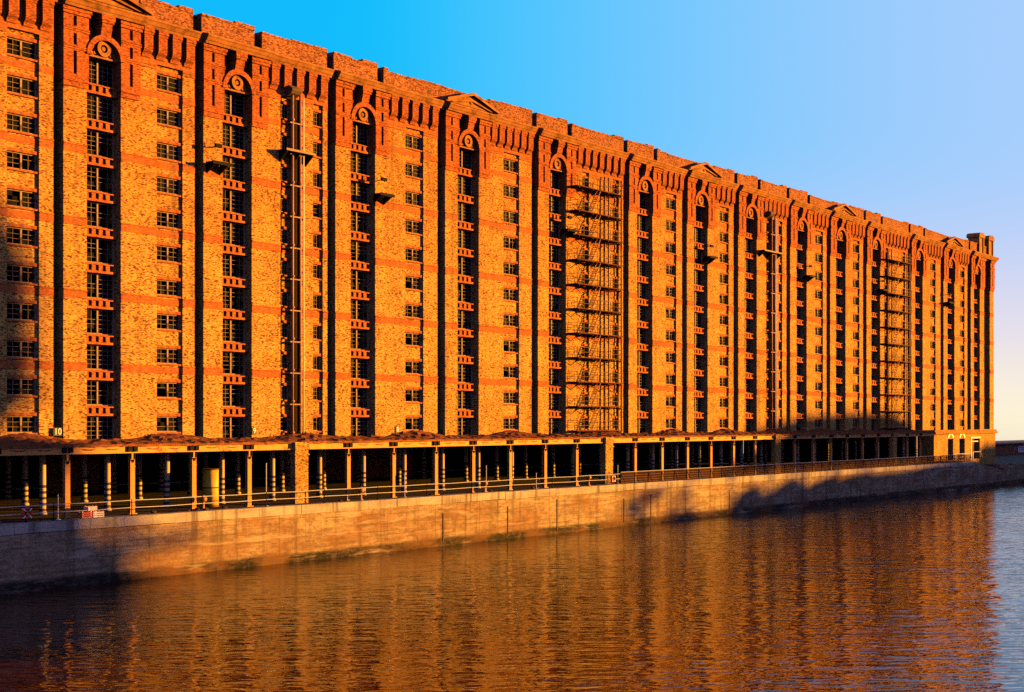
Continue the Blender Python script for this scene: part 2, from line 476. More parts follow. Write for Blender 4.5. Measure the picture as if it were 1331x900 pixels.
# balcony-like panels between the tall windows
def panel_mesh(W=3.0):
    m = MB()
    m.box(0, W, .42, BACK-.4, 0, .75)
    m.box(0, W-.1, .20, .42, 0, .17); m.box(0, W-.1, .18, .42, .58, .66)
    for k in range(5):
        x = .08+k*(W-.52)/4
        m.box(x, x+.34, .24, .42, .17, .58)
    # weathered sill sloping up to the glass
    m.prism([(.18,.66),(.82,.745),(.82,.66)], 0, W-.1, 'x')
    return m.mesh('balcony_panel', M['band'])
pm = panel_mesh(); TS.sort(key=lambda s: (s[0] < 50, s[0], s[2])); rest = []
for i, (a, b, z) in enumerate(TS):
    if i < 100: inst('balcony_panel', pm, root, (a, 0, z), (b-a)/3.0)
    else: rest.append((pm, (a, 0, z), (b-a)/3.0, 0))
stuff_merge('balcony_panel_rows', rest, root, [M['band']])
# arched heads with their roundels
for p in PAV:
    a, b = p[2], p[3]; c = (a+b)/2; w = (b-a)/2; zs = ROW[10]+.58
    m = MB()
    m.box(a, b, .60, BACK, zs, ZC)
    poly = [(c+w*math.cos(t), zs+w*math.sin(t)*1.05) for t in [math.pi*k/20 for k in range(21)]]
    m.prism(poly, .10, .60, 'y')
    h = m.build('arched_head', M['red'], root)
    q = MB(); q.ring((c, zs), w*.86, w*1.12, -.40, .10, 0, math.pi, 22)
    q.build('arch_ring', M['red'], h)
    g = MB(); zc = zs+.68
    g.ring((c, zc), .28, .56, -.16, .10); g.ring((c, zc), 0.001, .16, -.08, .10)
    for s_ in (-1, 1):
        for dx, dz in ((.72, .02), (.66, -.36), (.9, -.40), (.40, -.60)):
            g.box(c+s_*dx-.09, c+s_*dx+.09, .0, .10, zc+dz-.09, zc+dz+.09)
    g.box(a, b, -.05, .10, zs-.02, zs+.10)
    g.build('roundel', M['stone'], h)
    k = MB()                                            # console from arch crown to cornice
    k.prism([(.5,33.05),(-.30,33.15),(-.42,33.6),(-.55,34.1),(.5,34.1)], c-.42, c+.42, 'x')
    k.box(c-.5, c+.5, -.62, .5, 34.1, 34.3); k.box(c-.56, c+.56, -.68, .5, 34.3, ZC)
    k.build('console', M['red'], root)
# corbel table over the window bays
def corbel_mesh(w=.76):
    m = MB()
    m.prism([(0,-.1),(-.14,0),(-.2,.2),(-.38,.36),(-.44,.62),(-.44,1.55),(0,1.55)], -w/2, w/2, 'x')
    m.box(-w/2-.04, w/2+.04, -.48, 0, 1.55, 1.72); m.box(-w/2-.07, w/2+.07, -.54, 0, 1.72, 2.0)
    return m.mesh('corbel', M['red'])
cm = corbel_mesh(); spots = []
for i in range(len(PAV)):
    a = PAV[i-1][4] if i else UL; b = PAV[i][0]
    n = max(1, round((b-a-.2)/1.22)); st = (b-a-.1)/n
    for k in range(n): spots.append(a+.02+st*(k+.5))
spots.sort(key=lambda u: (u < 48, u))
for u in spots[:100]: inst('corbel', cm, root, (u, 0, 32.65))
if spots[100:]: stuff_merge('corbel_rows', [(cm, (u, 0, 32.65), 1, 0) for u in spots[100:]], root, [M['red']])
# cornice, parapet, pediments
cor, par = MB(), MB()
CP = [(.2,ZC),(-.52,ZC),(-.60,ZC+.16),(-.66,ZC+.2),(-.78,ZC+.42),(-.86,ZC+.5),(-.86,ZC+.62),(-.3,ZC+.80),(.2,ZC+.80)]
CP2 = [(y-.16 if y < 0 else y, z+.01) for y, z in CP]
zc2 = ZC+.78
def top_wall(a, b, y=-.08, dz=0.0):
    """brick parapet length with an uneven coping"""
    x = a
    while x < b-.05:
        w = min(R.uniform(1.6, 4.2), b-x)
        if b-x-w < .6: w = b-x
        h = ZP+dz+R.uniform(-.10, .08)
        par.box(x, x+w, y, .9, zc2, h-.16); par.box(x, x+w, y-.05, .95, h-.16, h)
        x += w
cur = UL
for i, p in enumerate(PAV):
    sl, sr, tl, tr, seam = p
    a, b = sr-.25, seam+.2
    cor.prism(CP, cur, sl-.05, 'x')
    cor.prism([(y*.45, z) for y, z in CP], sl-.05, a, 'x')
    cor.prism(CP2, a, b, 'x')
    if i in PED:
        c = (a+b)/2; w = (b-a)/2+.25
        z0 = ZC+.82
        f = MB()
        f.prism([(c-w, z0),(c+w, z0),(c, z0+1.1)], -.62, -.07, 'y')
        dx, dz = w+.1, 1.2
        for s_ in (-1, 1):                              # raking cornices
            f.prism([(c+s_*dx, z0-.02),(c+s_*dx, z0+.2),(c, z0+dz+.12),(c, z0+dz-.16)], -1.0, -.621, 'y')
            f.prism([(c+s_*(dx-.75), z0+.02),(c+s_*(dx-1.0), z0+.02),(c, z0+dz-.72),(c, z0+dz-.5)], -.82, -.621, 'y')
        f.ring((c, z0+.45), .001, .2, -.72, -.62)
        f.build('pediment', M['stone'], root)
        top_wall(cur, b+.6, 0, -.1); cur2 = b+.6
    else:
        for q0, q1, dz in ((cur, sr-.95, 0), (sr-.15, tr+.3, .06)):
            top_wall(q0, q1, -.08, dz)
            par.box(q1-R.uniform(1.2, 2.0), q1, -.14, 1.0, ZP+dz-.2, ZP+dz+.13)
        par.box(sr-.95, sr-.15, .62, .9, zc2, ZP-.1); par.box(tr+.3, tr+1.1, .62, .9, zc2, ZP-.1)
        cur2 = tr+1.1
    # next stretch starts behind the pavilion's own parapet
    cur_c = b
    nxt = PAV[i+1][0] if i+1 < len(PAV) else UR
    # store and continue
    cur_par = cur2
    cur = b
    # the loop above uses one cursor for cornice and parapet: fill the small difference
    if cur_par < b: top_wall(cur_par, b)
cor.prism(CP2, cur, UR+.3, 'x')
top_wall(cur, UR-.2)
cor.build('cornice', M['stone'], root); par.build('parapet', M['parapet'], root)
MB().box(UL, UR, .96, 45, ZC-.5, ZC+.9).box(UR-.4, UR, BACK+.81, 45, -4, ZC-.51).box(UL, UL+.4, BACK+.81, 45, 5.6, ZC-.51).build('roof', M['slate'], root)
for x0, x1 in ((1273.2, 1279.2), (1285.4, 1291.4)):     # turrets on the far corner
    a, b = U(x0, 81.6), U(x1, 81.6); c = (a+b)/2; w = (b-a)/2; zt = 38.6
    t = MB()
    t.box(a, b, -.25, 1.6, zc2-.1, zt-.5)
    poly = [(a-.25, zt-.5), (a-.25, zt-.2)] + [(c-(w+.25)*math.cos(math.pi*k/10), zt-.2+.6*math.sin(math.pi*k/10)) for k in range(11)] + [(b+.25, zt-.2), (b+.25, zt-.5)]
    t.prism(poly, -.5, 1.8, 'y')
    for s_ in (-1, 1): t.box(c+s_*w*.86-.22, c+s_*w*.86+.22, -.42, -.25, zc2, zt-.5)
    t.build('turret', M['stone'], root)
# ground floor: open undercroft with columns, closed end block
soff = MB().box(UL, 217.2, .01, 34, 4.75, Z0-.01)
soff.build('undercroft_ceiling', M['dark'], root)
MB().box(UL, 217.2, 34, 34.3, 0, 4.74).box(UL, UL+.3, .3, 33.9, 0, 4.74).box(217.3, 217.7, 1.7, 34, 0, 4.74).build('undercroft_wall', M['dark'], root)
colm = MB().lathe((0,0,0), [(.30,0),(.30,.12),(.23,.2),(.21,4.1),(.30,4.3),(.36,4.4),(.36,4.75)], 16).mesh('column', M['column'], True)
k = 0
n_col = 0
while True:
    u = 54.9+5.2*(k-2); k += 1
    if u > 215: break
    for y in (.35, 10.4, 20.8):
        if y > 20 and u > 120: continue
        if n_col >= 98: break
        inst('column', colm, root, (u, y, 0)); n_col += 1
for a, b, y in ((71, 76.5, 24.0), (104, 119, 24.0)):    # brick partitions inside
    MB().box(a, b, y, y+.4, 0, 4.74).build('partition_wall', M['parapet'], root)
gx = [(1232, 1239), (1247, 1254), (1262.5, 1273.5)]
gu = [(U(a, 81.6), U(b, 81.6)) for a, b in gx]
gb = MB(); cur = U(1214, 81.6)
for (a, b), zt in zip(gu, (3.5, 3.5, 3.6)):
    gb.box(cur, a, -.4, 1.6, -4.0 if cur > 225 else -.3, 4.3); gb.box(a, b, -.4, 1.6, zt, 4.3); gb.box(a, b, -.4, 1.6, -4, .0); cur = b
gb.box(cur, UR, -.4, 1.6, -4, 4.3)
gb.build('ground_floor_wall', M['brick'], root)
MB().box(U(1214,81.6)-.1, UR+.25, -.75, 0, 4.3, 4.62).box(U(1214,81.6)-.1, UR+.15, -.6, 0, 4.62, 4.98).build('ground_floor_cornice', M['stone'], root)
for j, (a, b) in enumerate(gu):
    d = MB().box(a, b, .3, .45, .02, 3.5)
    for q in range(1, 4): d.box(a+(b-a)*q/4-.03, a+(b-a)*q/4+.03, .26, .3, .02, 3.3)
    d.box(a, b, .25, .3, 2.5, 2.62)
    d = d.build('door', M['rust_iron'], root)
    t = MB(); c = (a+b)/2; w = (b-a)/2
    if j < 2: t.ring((c, 3.2), w*.8, w*1.15, -.47, -.40, .35, math.pi-.35, 12)
    else: t.box(a-.25, a, -.46, -.4, .02, 3.75).box(a, b+.25, -.46, -.4, 3.5, 3.75).box(a, b, -.2, -.1, 2.9, 3.05)
    t.build('door_surround', M['white'], d)
# number plates with their figures
def text_mesh(txt, size, mat):
    cu = bpy.data.curves.new('figures', 'FONT'); cu.body = txt; cu.size = size; cu.extrude = .012; cu.align_x = 'CENTER'; cu.align_y = 'CENTER'
    o = bpy.data.objects.new('figures', cu); COL.objects.link(o)
    bpy.context.view_layer.update()
    me = bpy.data.meshes.new_from_object(o.evaluated_get(bpy.context.evaluated_depsgraph_get()))
    bpy.data.objects.remove(o); me.materials.clear(); me.materials.append(mat)
    me.transform(Matrix.Rotation(math.pi/2, 4, 'X'))
    return me
for txt, x, y in (('10', 69, 561.5), ('9', 330, 560.5), ('8', 516, 558.5)):
    yy = -.14 if txt != '8' else -.02
    u, z = U(x, 82+yy), ZZ(x, y, 82+yy)
    if txt == '10': u += .32
    w = .22 if len(txt) == 1 else .33
    p = MB().box(u-w, u+w, yy-.06, yy-.005, z-.28, z+.28).build('number_plate', M['plate'], root)
    f = bpy.data.objects.new('figures', text_mesh(txt, .6, M['white'])); COL.objects.link(f); adopt(f, p); f.location = (u, yy-.075, z)

# ---------------------------------------------------------------- canopy along the quay
CY = -4.0
can = thing('quay_canopy', 'ochre steel canopy on slim posts running along the foot of the warehouse', 'canopy', (60, CY, 0))
CU0, CU1 = UL+3, U(1214, 78)
hump = [(a+b)/2 for k, r in BAY for a, b in [(r[0][0], r[-1][1])] if k == 'S'] + [(r[0][0]+r[-1][1])/2 for k, r in BAY if k != 'S']
m = MB(); nx = int((CU1-CU0)/.45); ny = 9
for lay in (0, 1):
    R2 = random.Random(5)
    for i in range(nx+1):
        u = CU0+(CU1-CU0)*i/nx
        hh = max([max(0.0, 1-abs(u-h)/3.4)**.8 for h in hump])
        for j in range(ny+1):
            y = CY-.18+(0-.02-(CY-.18))*j/ny
            f = (y-CY)/4.0
            z = 4.73+.27*max(0, f)+.44*hh*max(0, (f-.2)/.8)**1.2
            z += (R2.uniform(0, .10)+max(0, R2.gauss(0, .05)))*(1.0 if 0 < j else .35)
            m.v.append((u, y, z-(.16 if lay else 0)))
n1 = (nx+1)*(ny+1)
for i in range(nx):
    for j in range(ny):
        a = i*(ny+1)+j; b = a+ny+1
        m.f.append((a, b, b+1, a+1)); m.f.append((n1+a, n1+a+1, n1+b+1, n1+b))
    a = i*(ny+1); b = a+ny+1
    m.f.append((a, n1+a, n1+b, b))
m.build('roof', M['moss'], can, fix=False)
bm_ = MB()
bm_.box(CU0, CU1, CY-.04, CY+.04, 4.22, 4.62); bm_.box(CU0, CU1, CY-.16, CY+.16, 4.15, 4.22); bm_.box(CU0, CU1, CY-.16, CY+.16, 4.62, 4.68)
bm_.build('beam', M['beam'], can)
PX = [86.5,171,251,323,None,452,511,566,614.5,662.5,708,749,None,825,860,893,923.5,953,981,None,1032.5,1056.6,1079.4,1100.5,1121,1141,None,1179,1196]
def post_mesh():
    m = MB(); w = .185
    m.box(-w, w, -.13, -.09, .06, 4.14); m.box(-w, w, .09, .13, .06, 4.14); m.box(-.03, .03, -.089, .089, .06, 4.14)
    m.box(-.3, .3, -.22, .22, 0, .06)
    for z in (.5, 1.0, 3.2): m.box(-w-.02, w+.02, -.145, -.131, z, z+.08)
    return m.mesh('post', M['post'])
def hanger_mesh():
    m = MB()
    for s_ in (-1, 1):
        m.box(s_*.24-.15, s_*.24+.15, -.19, -.045, 4.24, 4.6)
        m.box(s_*.10-.03+s_*.06, s_*.10+.03+s_*.06, -.20, -.14, 3.75, 4.14)
    m.prism([(-.14,3.72),(.14,3.72),(.05,3.5),(-.05,3.5)], -.18, -.135, 'y')
    return m.mesh('hanger', M['iron'])
pmesh, hmesh = post_mesh(), hanger_mesh()
pu = [53.77-5.2*2, 53.77-5.2] + [U(x, 78) for x in PX if x]
for u in pu: inst('post', pmesh, can, (u, CY, 0), 1, [('hanger', hmesh)])
# rust scars, cleats on the beam
for i in range(len(pu)-1):
    a, b = pu[i], pu[i+1]
    if b-a > 8: continue
    for f in (.32, .68):
        c = a+(b-a)*f; m = MB()
        m.prism([(c-.62,4.44),(c-.2,4.37),(c+.25,4.36),(c+.55,4.45),(c+.6,4.5),(c+.35,4.46),(c,4.44),(c-.35,4.48)], CY-.048, CY-.041, 'y')
        m.build('rust_scar', M['rust_iron'], can)
for x in (390, 790, 1009.5, 1161.6):
    c = U(x, 77.9)
    m = MB().box(c-.68, c+.68, CY-.30, CY+.3, .02, 4.13).box(c-.76, c+.76, CY-.4, CY-.17, 4.13, 4.72).box(c-.76, c+.76, CY-.36, CY+.35, 3.7, 3.85)
    m.build('brick_pier', M['brick'], can)

# ---------------------------------------------------------------- iron on the wall
def fire_escape(x0, x1, label, pipes):
    a, b = U(x0, 81.2), U(x1, 81.2)
    fe = thing('fire_escape', label, 'fire escape', ((a+b)/2, -.5, Z0), 'iron fire escapes on the warehouse wall')
    zp = [r-.68 for r in ROW]
    y0, y1 = -1.25, -.13
    for k, z in enumerate(zp):
        m = MB()
        m.box(a, b, y0, y0+.06, z-.10, z); m.box(a, b, y1-.06, y1, z-.10, z)
        x = a
        while x < b: m.box(x, x+.10, y0+.07, y1-.07, z-.06, z-.02); x += .20
        for u in (a+.4, (a*2+b)/3, (a+2*b)/3, b-.4):
            m.box(u-.05, u+.05, y0, .02, z-.24, z-.14)
            m.tube((u, y0+.1, z-.2), (u, 0.0, z-.95), .035, 6)
        m.build('platform', M['escape'], fe)
        g = MB()
        for zz in (.5, 1.0):
            g.box(a, b, y0, y0+.045, z+zz-.018, z+zz+.018)
            for u in (a, b-.045): g.box(u, u+.045, y0+.045, y1, z+zz-.02, z+zz+.02)
        n = 7
        for i in range(n+1):
            u = a+(b-a-.045)*i/n
            g.box(u, u+.03, y0-.003, y0+.048, z+.002, z+.98)
        g.build('railing', M['rust_iron'], fe)
        if k < 10:
            l = MB(); ua, ub = a+.42*(b-a)-.75, a+.42*(b-a)+.9
            for yy in (y0+.18, y0+.72):
                l.tube((ua, yy, z), (ub, yy, z+2.505), .06, 6)
                l.tube((ua, yy, z+.9), (ub-.6, yy, z+2.5), .022, 5)
            for i in range(1, 10):
                t = i/10; l.box(ua+(ub-ua)*t-.1, ua+(ub-ua)*t+.1, y0+.18, y0+.72, z+2.505*t-.02, z+2.505*t+.02)
            l.build('ladder', M['pipe'], fe)
    for x in pipes:
        u = U(x, 81.7)
        MB().tube((u, -.32, 5.2), (u, -.32, ROW[10]+1.1), .09, 10).build('standpipe', M['pipe'], fe, True)
    return fe
fire_escape(746, 806, 'iron fire escape climbing the middle of the facade, the nearer of the two', (786, 791, 807.5))
fire_escape(1150, 1181.5, 'iron fire escape near the far end of the facade, the smaller looking one', (1154, 1159, 1182))
def pipe_stack(px, white, hood_x, label, walk):
    t = thing('pipe_stack', label, 'pipes', (U(px[0], 81.7), -.3, Z0), 'vertical pipe stacks on the warehouse wall')
    mid = U(sum(px)/2, 81.8)
    MB().box(mid-.24, mid+.2, -.34, -.02, 4.9, 32.2).build('duct', M['iron'], t)
    for x, r in zip(px, (.115, .095)):
        u = U(x, 81.6)
        m = MB().tube((u, -.42, 4.9), (u, -.42, 32.6), r, 12)
        for rr in ROW: m.tube((u, -.42, rr-.75), (u, -.42, rr-.6), r+.06, 12)
        m.build('pipe', M['pipe'], t, True)
    u = U(white, 81.5)
    MB().tube((u, -.5, 4.9), (u, -.5, 32.4), .06, 8).build('conduit', M['white'], t, True)
    for rr in ROW:
        MB().box(U(px[0],81.6)-.3, u+.25, -.50, .02, rr-.98, rr-.88).build('bracket', M['cream'], t)
    h = U(hood_x, 81.2); m = MB()
    m.prism([(.02,32.2),(-.7,32.5),(-.9,32.75),(-.85,32.9),(-.4,33.2),(.02,33.35)], h-.55, h+.45, 'x')
    m.build('hood', M['hood'], t)
    a, b = (U(x, 81.2) for x in walk); z = 27.95
    p = MB().box(a, b, -1.0, -.02, z-.1, z)
    for uu in (a+.2, (a+b)/2, b-.2):
        p.prism([(0,z-.1),(-.95,z-.1),(-.9,z-.22),(0,z-.95)], uu-.06, uu+.06, 'x')
    p = p.build('walkway', M['iron'], t)
    MB().box(a, b, -1.04, -1.0, z-.14, z+.03).build('walkway_edge', M['cream'], p)
pipe_stack((380, 390), 394.5, 386, 'pair of orange pipes with a dark walkway running up the nearer facade', (370, 408))
pipe_stack((1003, 1007), 1009, 1004.5, 'pair of pipes with a dark walkway running up the farther facade', (992, 1015.5))
def wall_platform(x, label):
    u = U(x, 81.4); z = 25.75
    t = thing('wall_platform', label, 'platform', (u, 0, z), 'small iron platforms on the pavilion piers')
    m = MB().box(u-.85, u+.85, -1.2, -.31, z-.06, z+.06).box(u-.9, u+.9, -1.24, -1.2, z-.16, z+.08)
    m.build('deck', M['iron'], t)
    b = MB()
    for s_ in (-.6, .6): b.prism([(-.13,z-.06),(-1.15,z-.06),(-1.1,z-.18),(-.13,z-.75)], u+s_-.05, u+s_+.05, 'x')
    b.build('bracket', M['iron'], t)
    a = MB().tube((u-.2, -.12, z+1.25), (u-.2, -.95, z+1.3), .04, 6).box(u-.5, u+.1, -1.1, -.9, z+1.15, z+1.42)
    a.tube((u-.2, -.6, z+1.3), (u-.2, -.6, z+1.7), .025, 6)
    a.build('pulley_arm', M['iron'], t)
for x, l in ((282, 'small dark iron platform left of the second tall window column from the left'),
             (497, 'small dark iron platform right of the third tall window column from the left'),
             (738, 'small dark iron platform just left of the nearer fire escape'),
             (922, 'small dark iron platform between the nearer fire escape and the farther pipes'),
             (1051, 'small dark iron platform just right of the farther pipe stack'),
             (1146, 'small dark iron platform just left of the farther fire escape'),
             (1232, 'small dark iron platform closest to the far corner of the warehouse')):
    wall_platform(x, l)

# ---------------------------------------------------------------- quay and wall
QY = -5.7; WZ = -4.25
UE = U(1266, 76.3); US = U(1305, 76.3)
qw = thing('quay_wall', 'long stained concrete dock wall with pale coping below the canopy', 'dock wall', (60, QY, WZ))
WL = -40.0
w = MB(); n = 260
prof = [(WL, -.68)] + [(UE, -.68), (UE+.01, -.02), (US, -1.9), (US, -6.5), (WL, -6.5)]
w.prism(prof, QY, QY+.9, 'y')
w.build('wall_face', M['wall'], qw)
cp = MB(); x = WL
while x < UE:
    L = min(R.uniform(3.2, 4.6), UE-x)
    d = R.uniform(-.02, .02)
    cp.box(x+.012, x+L-.012, QY-.07+d, QY+.9, -.66+R.uniform(-.03,.03), R.uniform(-.012, .018)); x += L
cp.build('coping', M['coping'], qw)
for px, wd in ((577,.22),(661,.16),(725,.16),(812,.18),(847,.18),(949,.2),(1107,.2)):  # thin dark strips standing for stained grooves in the wall
    c = U(px, 76.2)
    wd *= .55; MB().box(c-wd/2, c+wd/2, QY-.045, QY-.003, -3.9, -.9-R.uniform(0, .9)).build('groove_stain', M['timber'], qw)
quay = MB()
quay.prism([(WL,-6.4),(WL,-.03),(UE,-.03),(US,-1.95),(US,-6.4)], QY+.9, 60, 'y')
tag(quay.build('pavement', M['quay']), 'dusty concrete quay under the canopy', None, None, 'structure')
fw = thing('far_dock_wall', 'low dark dock wall beyond the sloping end of the long quay wall', 'dock wall', (245, QY, WZ))
MB().prism([(US+.7,-1.4),(US+4,-.75),(US+9,-1.0),(300,-.75),(420,-.7),(420,-6.5),(US+.7,-6.5)], QY+.3, QY+1.2, 'y').build('wall_face', M['wall'], fw)
MB().box(US-.1, US+.9, QY+.75, QY+1.6, -6.5, -1.5).build('joint', M['timber'], fw)
fg = MB().prism([(US,-6.4),(US,-1.9),(US+6,-1.1),(300,-.9),(420,-.8),(420,-6.4)], QY+1.2, 70, 'y')
tag(fg.build('ground', M['ground']), 'dark rough ground beyond the end of the quay', None, None, 'structure')
wt = MB(); wt.v = [(-2500,-2500,WZ),(9000,-2500,WZ),(9000,6000,WZ),(-2500,6000,WZ)]; wt.f = [(0,1,2,3)]
tag(wt.build('water', M['water'], fix=False), 'dark rippled dock water reflecting the orange facade', None, None, 'structure')
gd = MB(); gd.v = [(-2600,-2600,-9),(9100,-2600,-9),(9100,6100,-9),(-2600,6100,-9)]; gd.f = [(0,1,2,3)]
tag(gd.build('ground', M['ground'], fix=False), 'muddy bed under the dock water', None, None, 'structure')
# low shed beyond the corner
sh = thing('low_shed', 'low dark flat roofed brick shed beyond the far corner of the warehouse', 'shed', (320, 20, -.9))
sb = MB().box(299, 317, 18, 30, -1.0, 1.35).box(321.5, 380, 18, 30, -1.0, 1.35).box(317, 321.5, 18, 30, -1.0, -.55).box(317, 321.5, 18, 30, .8, 1.35)
sb.build('wall', M['parapet'], sh)
MB().prism([(17.4,1.35),(30.6,1.35),(30.6,1.7),(17.4,1.62)], 298.4, 380.6, 'x').build('roof', M['slate'], sh)
wf = MB()
for q in (317, 318.4, 319.9, 321.35): wf.box(q, q+.15, 17.95, 18.1, -.55, .8)
wf.box(317, 321.5, 17.95, 18.1, -.56, -.42); wf.box(317, 321.5, 17.95, 18.1, .68, .81)
wf = wf.build('window', M['white'], sh)
MB().box(317.05, 321.45, 18.15, 18.2, -.5, .78).build('sun_glare_pane', M['white'], wf)  # white pane paints in the sun reflected by the glass

# ---------------------------------------------------------------- rails, fence and things on the quay
RY = -5.2
rl = thing('cable_railing', 'thin two cable railing on slim posts along the nearer quay edge', 'railing', (80, RY, 0))
ru0, ru1 = WL+50, U(806, 76.8)
for z in (.53, 1.02):
    pts = []; u = ru0
    k = 0
    while u < ru1:
        pts.append((u, RY, z)); pts.append((min(u+3, ru1), RY, z-.03)); u += 6
    pts.append((ru1, RY, z))
    MB().path(pts, .026, 6).build('cable', M['cable'], rl)
u = ru0; k = 0
while u < ru1+.1:
    h = 1.1
    MB().tube((u, RY, -.02), (u, RY, h), .04, 8).lathe((u, RY, -.01), [(.12,0),(.12,.03),(.05,.05)], 8).build('post', M['iron'], rl)
    u += 6
for px, h in ((75.5, 1.6), (346, 3.2), (526, 1.9), (632, 2.4), (697, 1.5), (803, 1.9)):
    u = U(px, 77.4)
    tag(MB().tube((u, -4.6, -.03), (u, -4.6, h), .035, 8).lathe((u, -4.6, -.02), [(.16,0),(.16,.05),(.05,.08)], 8).build('pole', M['cable']),
        {75.5:'thin grey pole left of the first canopy post', 346:'tall thin pole in front of the wide dark bay left of the brick pier', 526:'thin pole behind the cables right of the brick pier',
         632:'thin pole beside the round topped bollard, farther than the brick pier', 697:'short thin pole left of the second brick pier', 803:'thin pole beside the farther lifebuoy'}[px], 'pole')
fn = thing('mesh_fence', 'rusty mesh fence with raking props along the farther quay edge', 'fence', (U(808,76.7), RY, 0))
a, b = U(808, 76.7), UE-.3
n = int((b-a)/2.55); st = (b-a)/n
pan, prop = MB(), MB()
for k in range(n+1):
    u = a+st*k
    lean = R.uniform(-.05, .05)
    m = MB().box(u-.04, u+.04, RY-.04, RY+.04, -.02, 1.16)
    m.tube((u, RY, 1.1), (u+.28, RY-.36, .02), .03, 6)
    m.build('post', M['iron'], fn)
    if k < n:
        g = MB()
        for z in (.12, 1.12): g.tube((u+.04, RY, z), (u+st-.04, RY, z+lean*.3), .028, 6)
        i = 1
        while i*.16 < st: g.box(u+i*.16-.017, u+i*.16+.017, RY-.012, RY+.012, .12, 1.10); i += 1
        for z in (.35, .6, .85): g.box(u+.04, u+st-.04, RY-.02, RY-.013, z-.02, z+.02)
        g.build('mesh_panel', M['rust_mesh'], fn)
MB().tube((a, RY, 1.18), (b, RY, 1.18), .022, 6).build('top_wire', M['cable'], fn)
# handrails by the end block
ug = U(1262, 80)
hr = thing('hand_rail', 'pale tubular handrail by the doors at the far end', 'handrail', (ug, -2.2, 0))
MB().path([(ug-8,-2.2,0),(ug-8,-2.2,1.1),(ug-1,-2.2,1.1),(ug-1,-2.2,0)], .04, 6).path([(ug-8,-2.2,.55),(ug-1,-2.2,.55)], .04, 6).build('rail', M['cable'], hr)
MB().path([(ug+.4,-2.2,0),(ug+.4,-2.2,1.3),(ug+4,-2.2,1.3),(ug+5,-2.2,.3)], .05, 6).build('rail', M['cable'], hr)
# lifebuoys
def lifebuoy(x, y, label):
    D = 76.55; u = U(x, D); z = ZZ(x, y, D)
    t = thing('lifebuoy', label, 'lifebuoy', (u, D-82, z), 'lifebuoys on the quay railing')
    MB().torus((u, D-82, z), .30, .095).build('ring', M['red_paint'], t, True)
    for k in range(4):
        th = math.pi/4+math.pi/2*k
        MB().ring((u, z), .195, .405, D-82-.102, D-82+.102, th-.10, th+.10, 5).build('band', M['white'], t)
    MB().box(u-.04, u+.04, D-82+.1, D-82+.16, -.02, z+.1).build('stand', M['iron'], t)
lifebuoy(35, 667.5, 'red and white lifebuoy at the left end of the railing')
lifebuoy(797, 622.5, 'red and white lifebuoy beside the second brick pier where the mesh fence begins')
# stacked slatted crates
def crate(u, y, z, w, h, label, c):
    t = thing('crate', label, 'crate', (u, y, z), 'slatted crates stacked on the quay edge')
    d = .5
    m = MB()
    for k in range(3):
        zz = z+.03+k*(h-.06)/3
        m.box(u-w/2, u+w/2, y-d/2, y-d/2+.03, zz, zz+(h/3)*.62); m.box(u-w/2, u+w/2, y+d/2-.03, y+d/2, zz, zz+(h/3)*.62)
        m.box(u-w/2, u-w/2+.03, y-d/2+.031, y+d/2-.031, zz, zz+(h/3)*.62); m.box(u+w/2-.03, u+w/2, y-d/2+.031, y+d/2-.031, zz, zz+(h/3)*.62)
    m.build('slats', M[c], t)
    m = MB()
    for sx in (-1, 1):
        for sy in (-1, 1): m.box(u+sx*(w/2-.07)-.04, u+sx*(w/2-.07)+.04, y+sy*(d/2-.07)-.037, y+sy*(d/2-.07)+.037, z, z+h)
    m.box(u-w/2+.12, u+w/2-.12, y-d/2+.04, y+d/2-.04, z, z+.03)
    m.build('corner_post', M['white' if c == 'red_paint' else 'red_paint'], t)
cu_ = U(119, 76.9)
crate(cu_-.43, -5.0, .0, .78, .46, 'red slatted crate at the left of the small stack', 'red_paint')
crate(cu_+.45, -5.0, .0, .84, .46, 'white slatted crate at the right of the small stack', 'white')
crate(cu_-.02, -5.0, .462, .7, .34, 'white slatted crate on top of the small stack', 'white')
# round topped bollards
for x, l in ((264, 'orange round topped bollard beside the yellow drum'), (469, 'orange round topped bollard right of the brick pier'), (630, 'round topped bollard half way along the cable railing'), (765, 'round topped bollard just left of the second brick pier')):
    u = U(x, 77.3)
    t = thing('bollard', l, 'bollard', (u, -4.7, 0), 'round topped bollards behind the cables')
    MB().lathe((u,-4.7,-.02), [(.20,0),(.20,.06),(.11,.12),(.10,.62)], 12).build('shaft', M['post'], t, True)
    MB().lathe((u,-4.7,.58), [(.10,0),(.24,.06),(.29,.22),(.24,.38),(.12,.48),(.02,.5)], 14).build('cap', M['pipe'], t, True)
u = U(273.5, 80.5)
t = thing('steel_drum_tank', 'tall yellow cylindrical tank standing in the undercroft behind the posts', 'tank', (u, -1.5, 0))
MB().lathe((u,-1.5,-.02), [(.60,0),(.60,2.75)], 28).build('shell', M['drum'], t, True)
m = MB()
for z in (.0, 1.35, 2.7): m.lathe((u,-1.5,z), [(.60,0),(.63,.02),(.63,.08),(.60,.1)], 28)
m.build('hoop', M['rust_iron'], t)
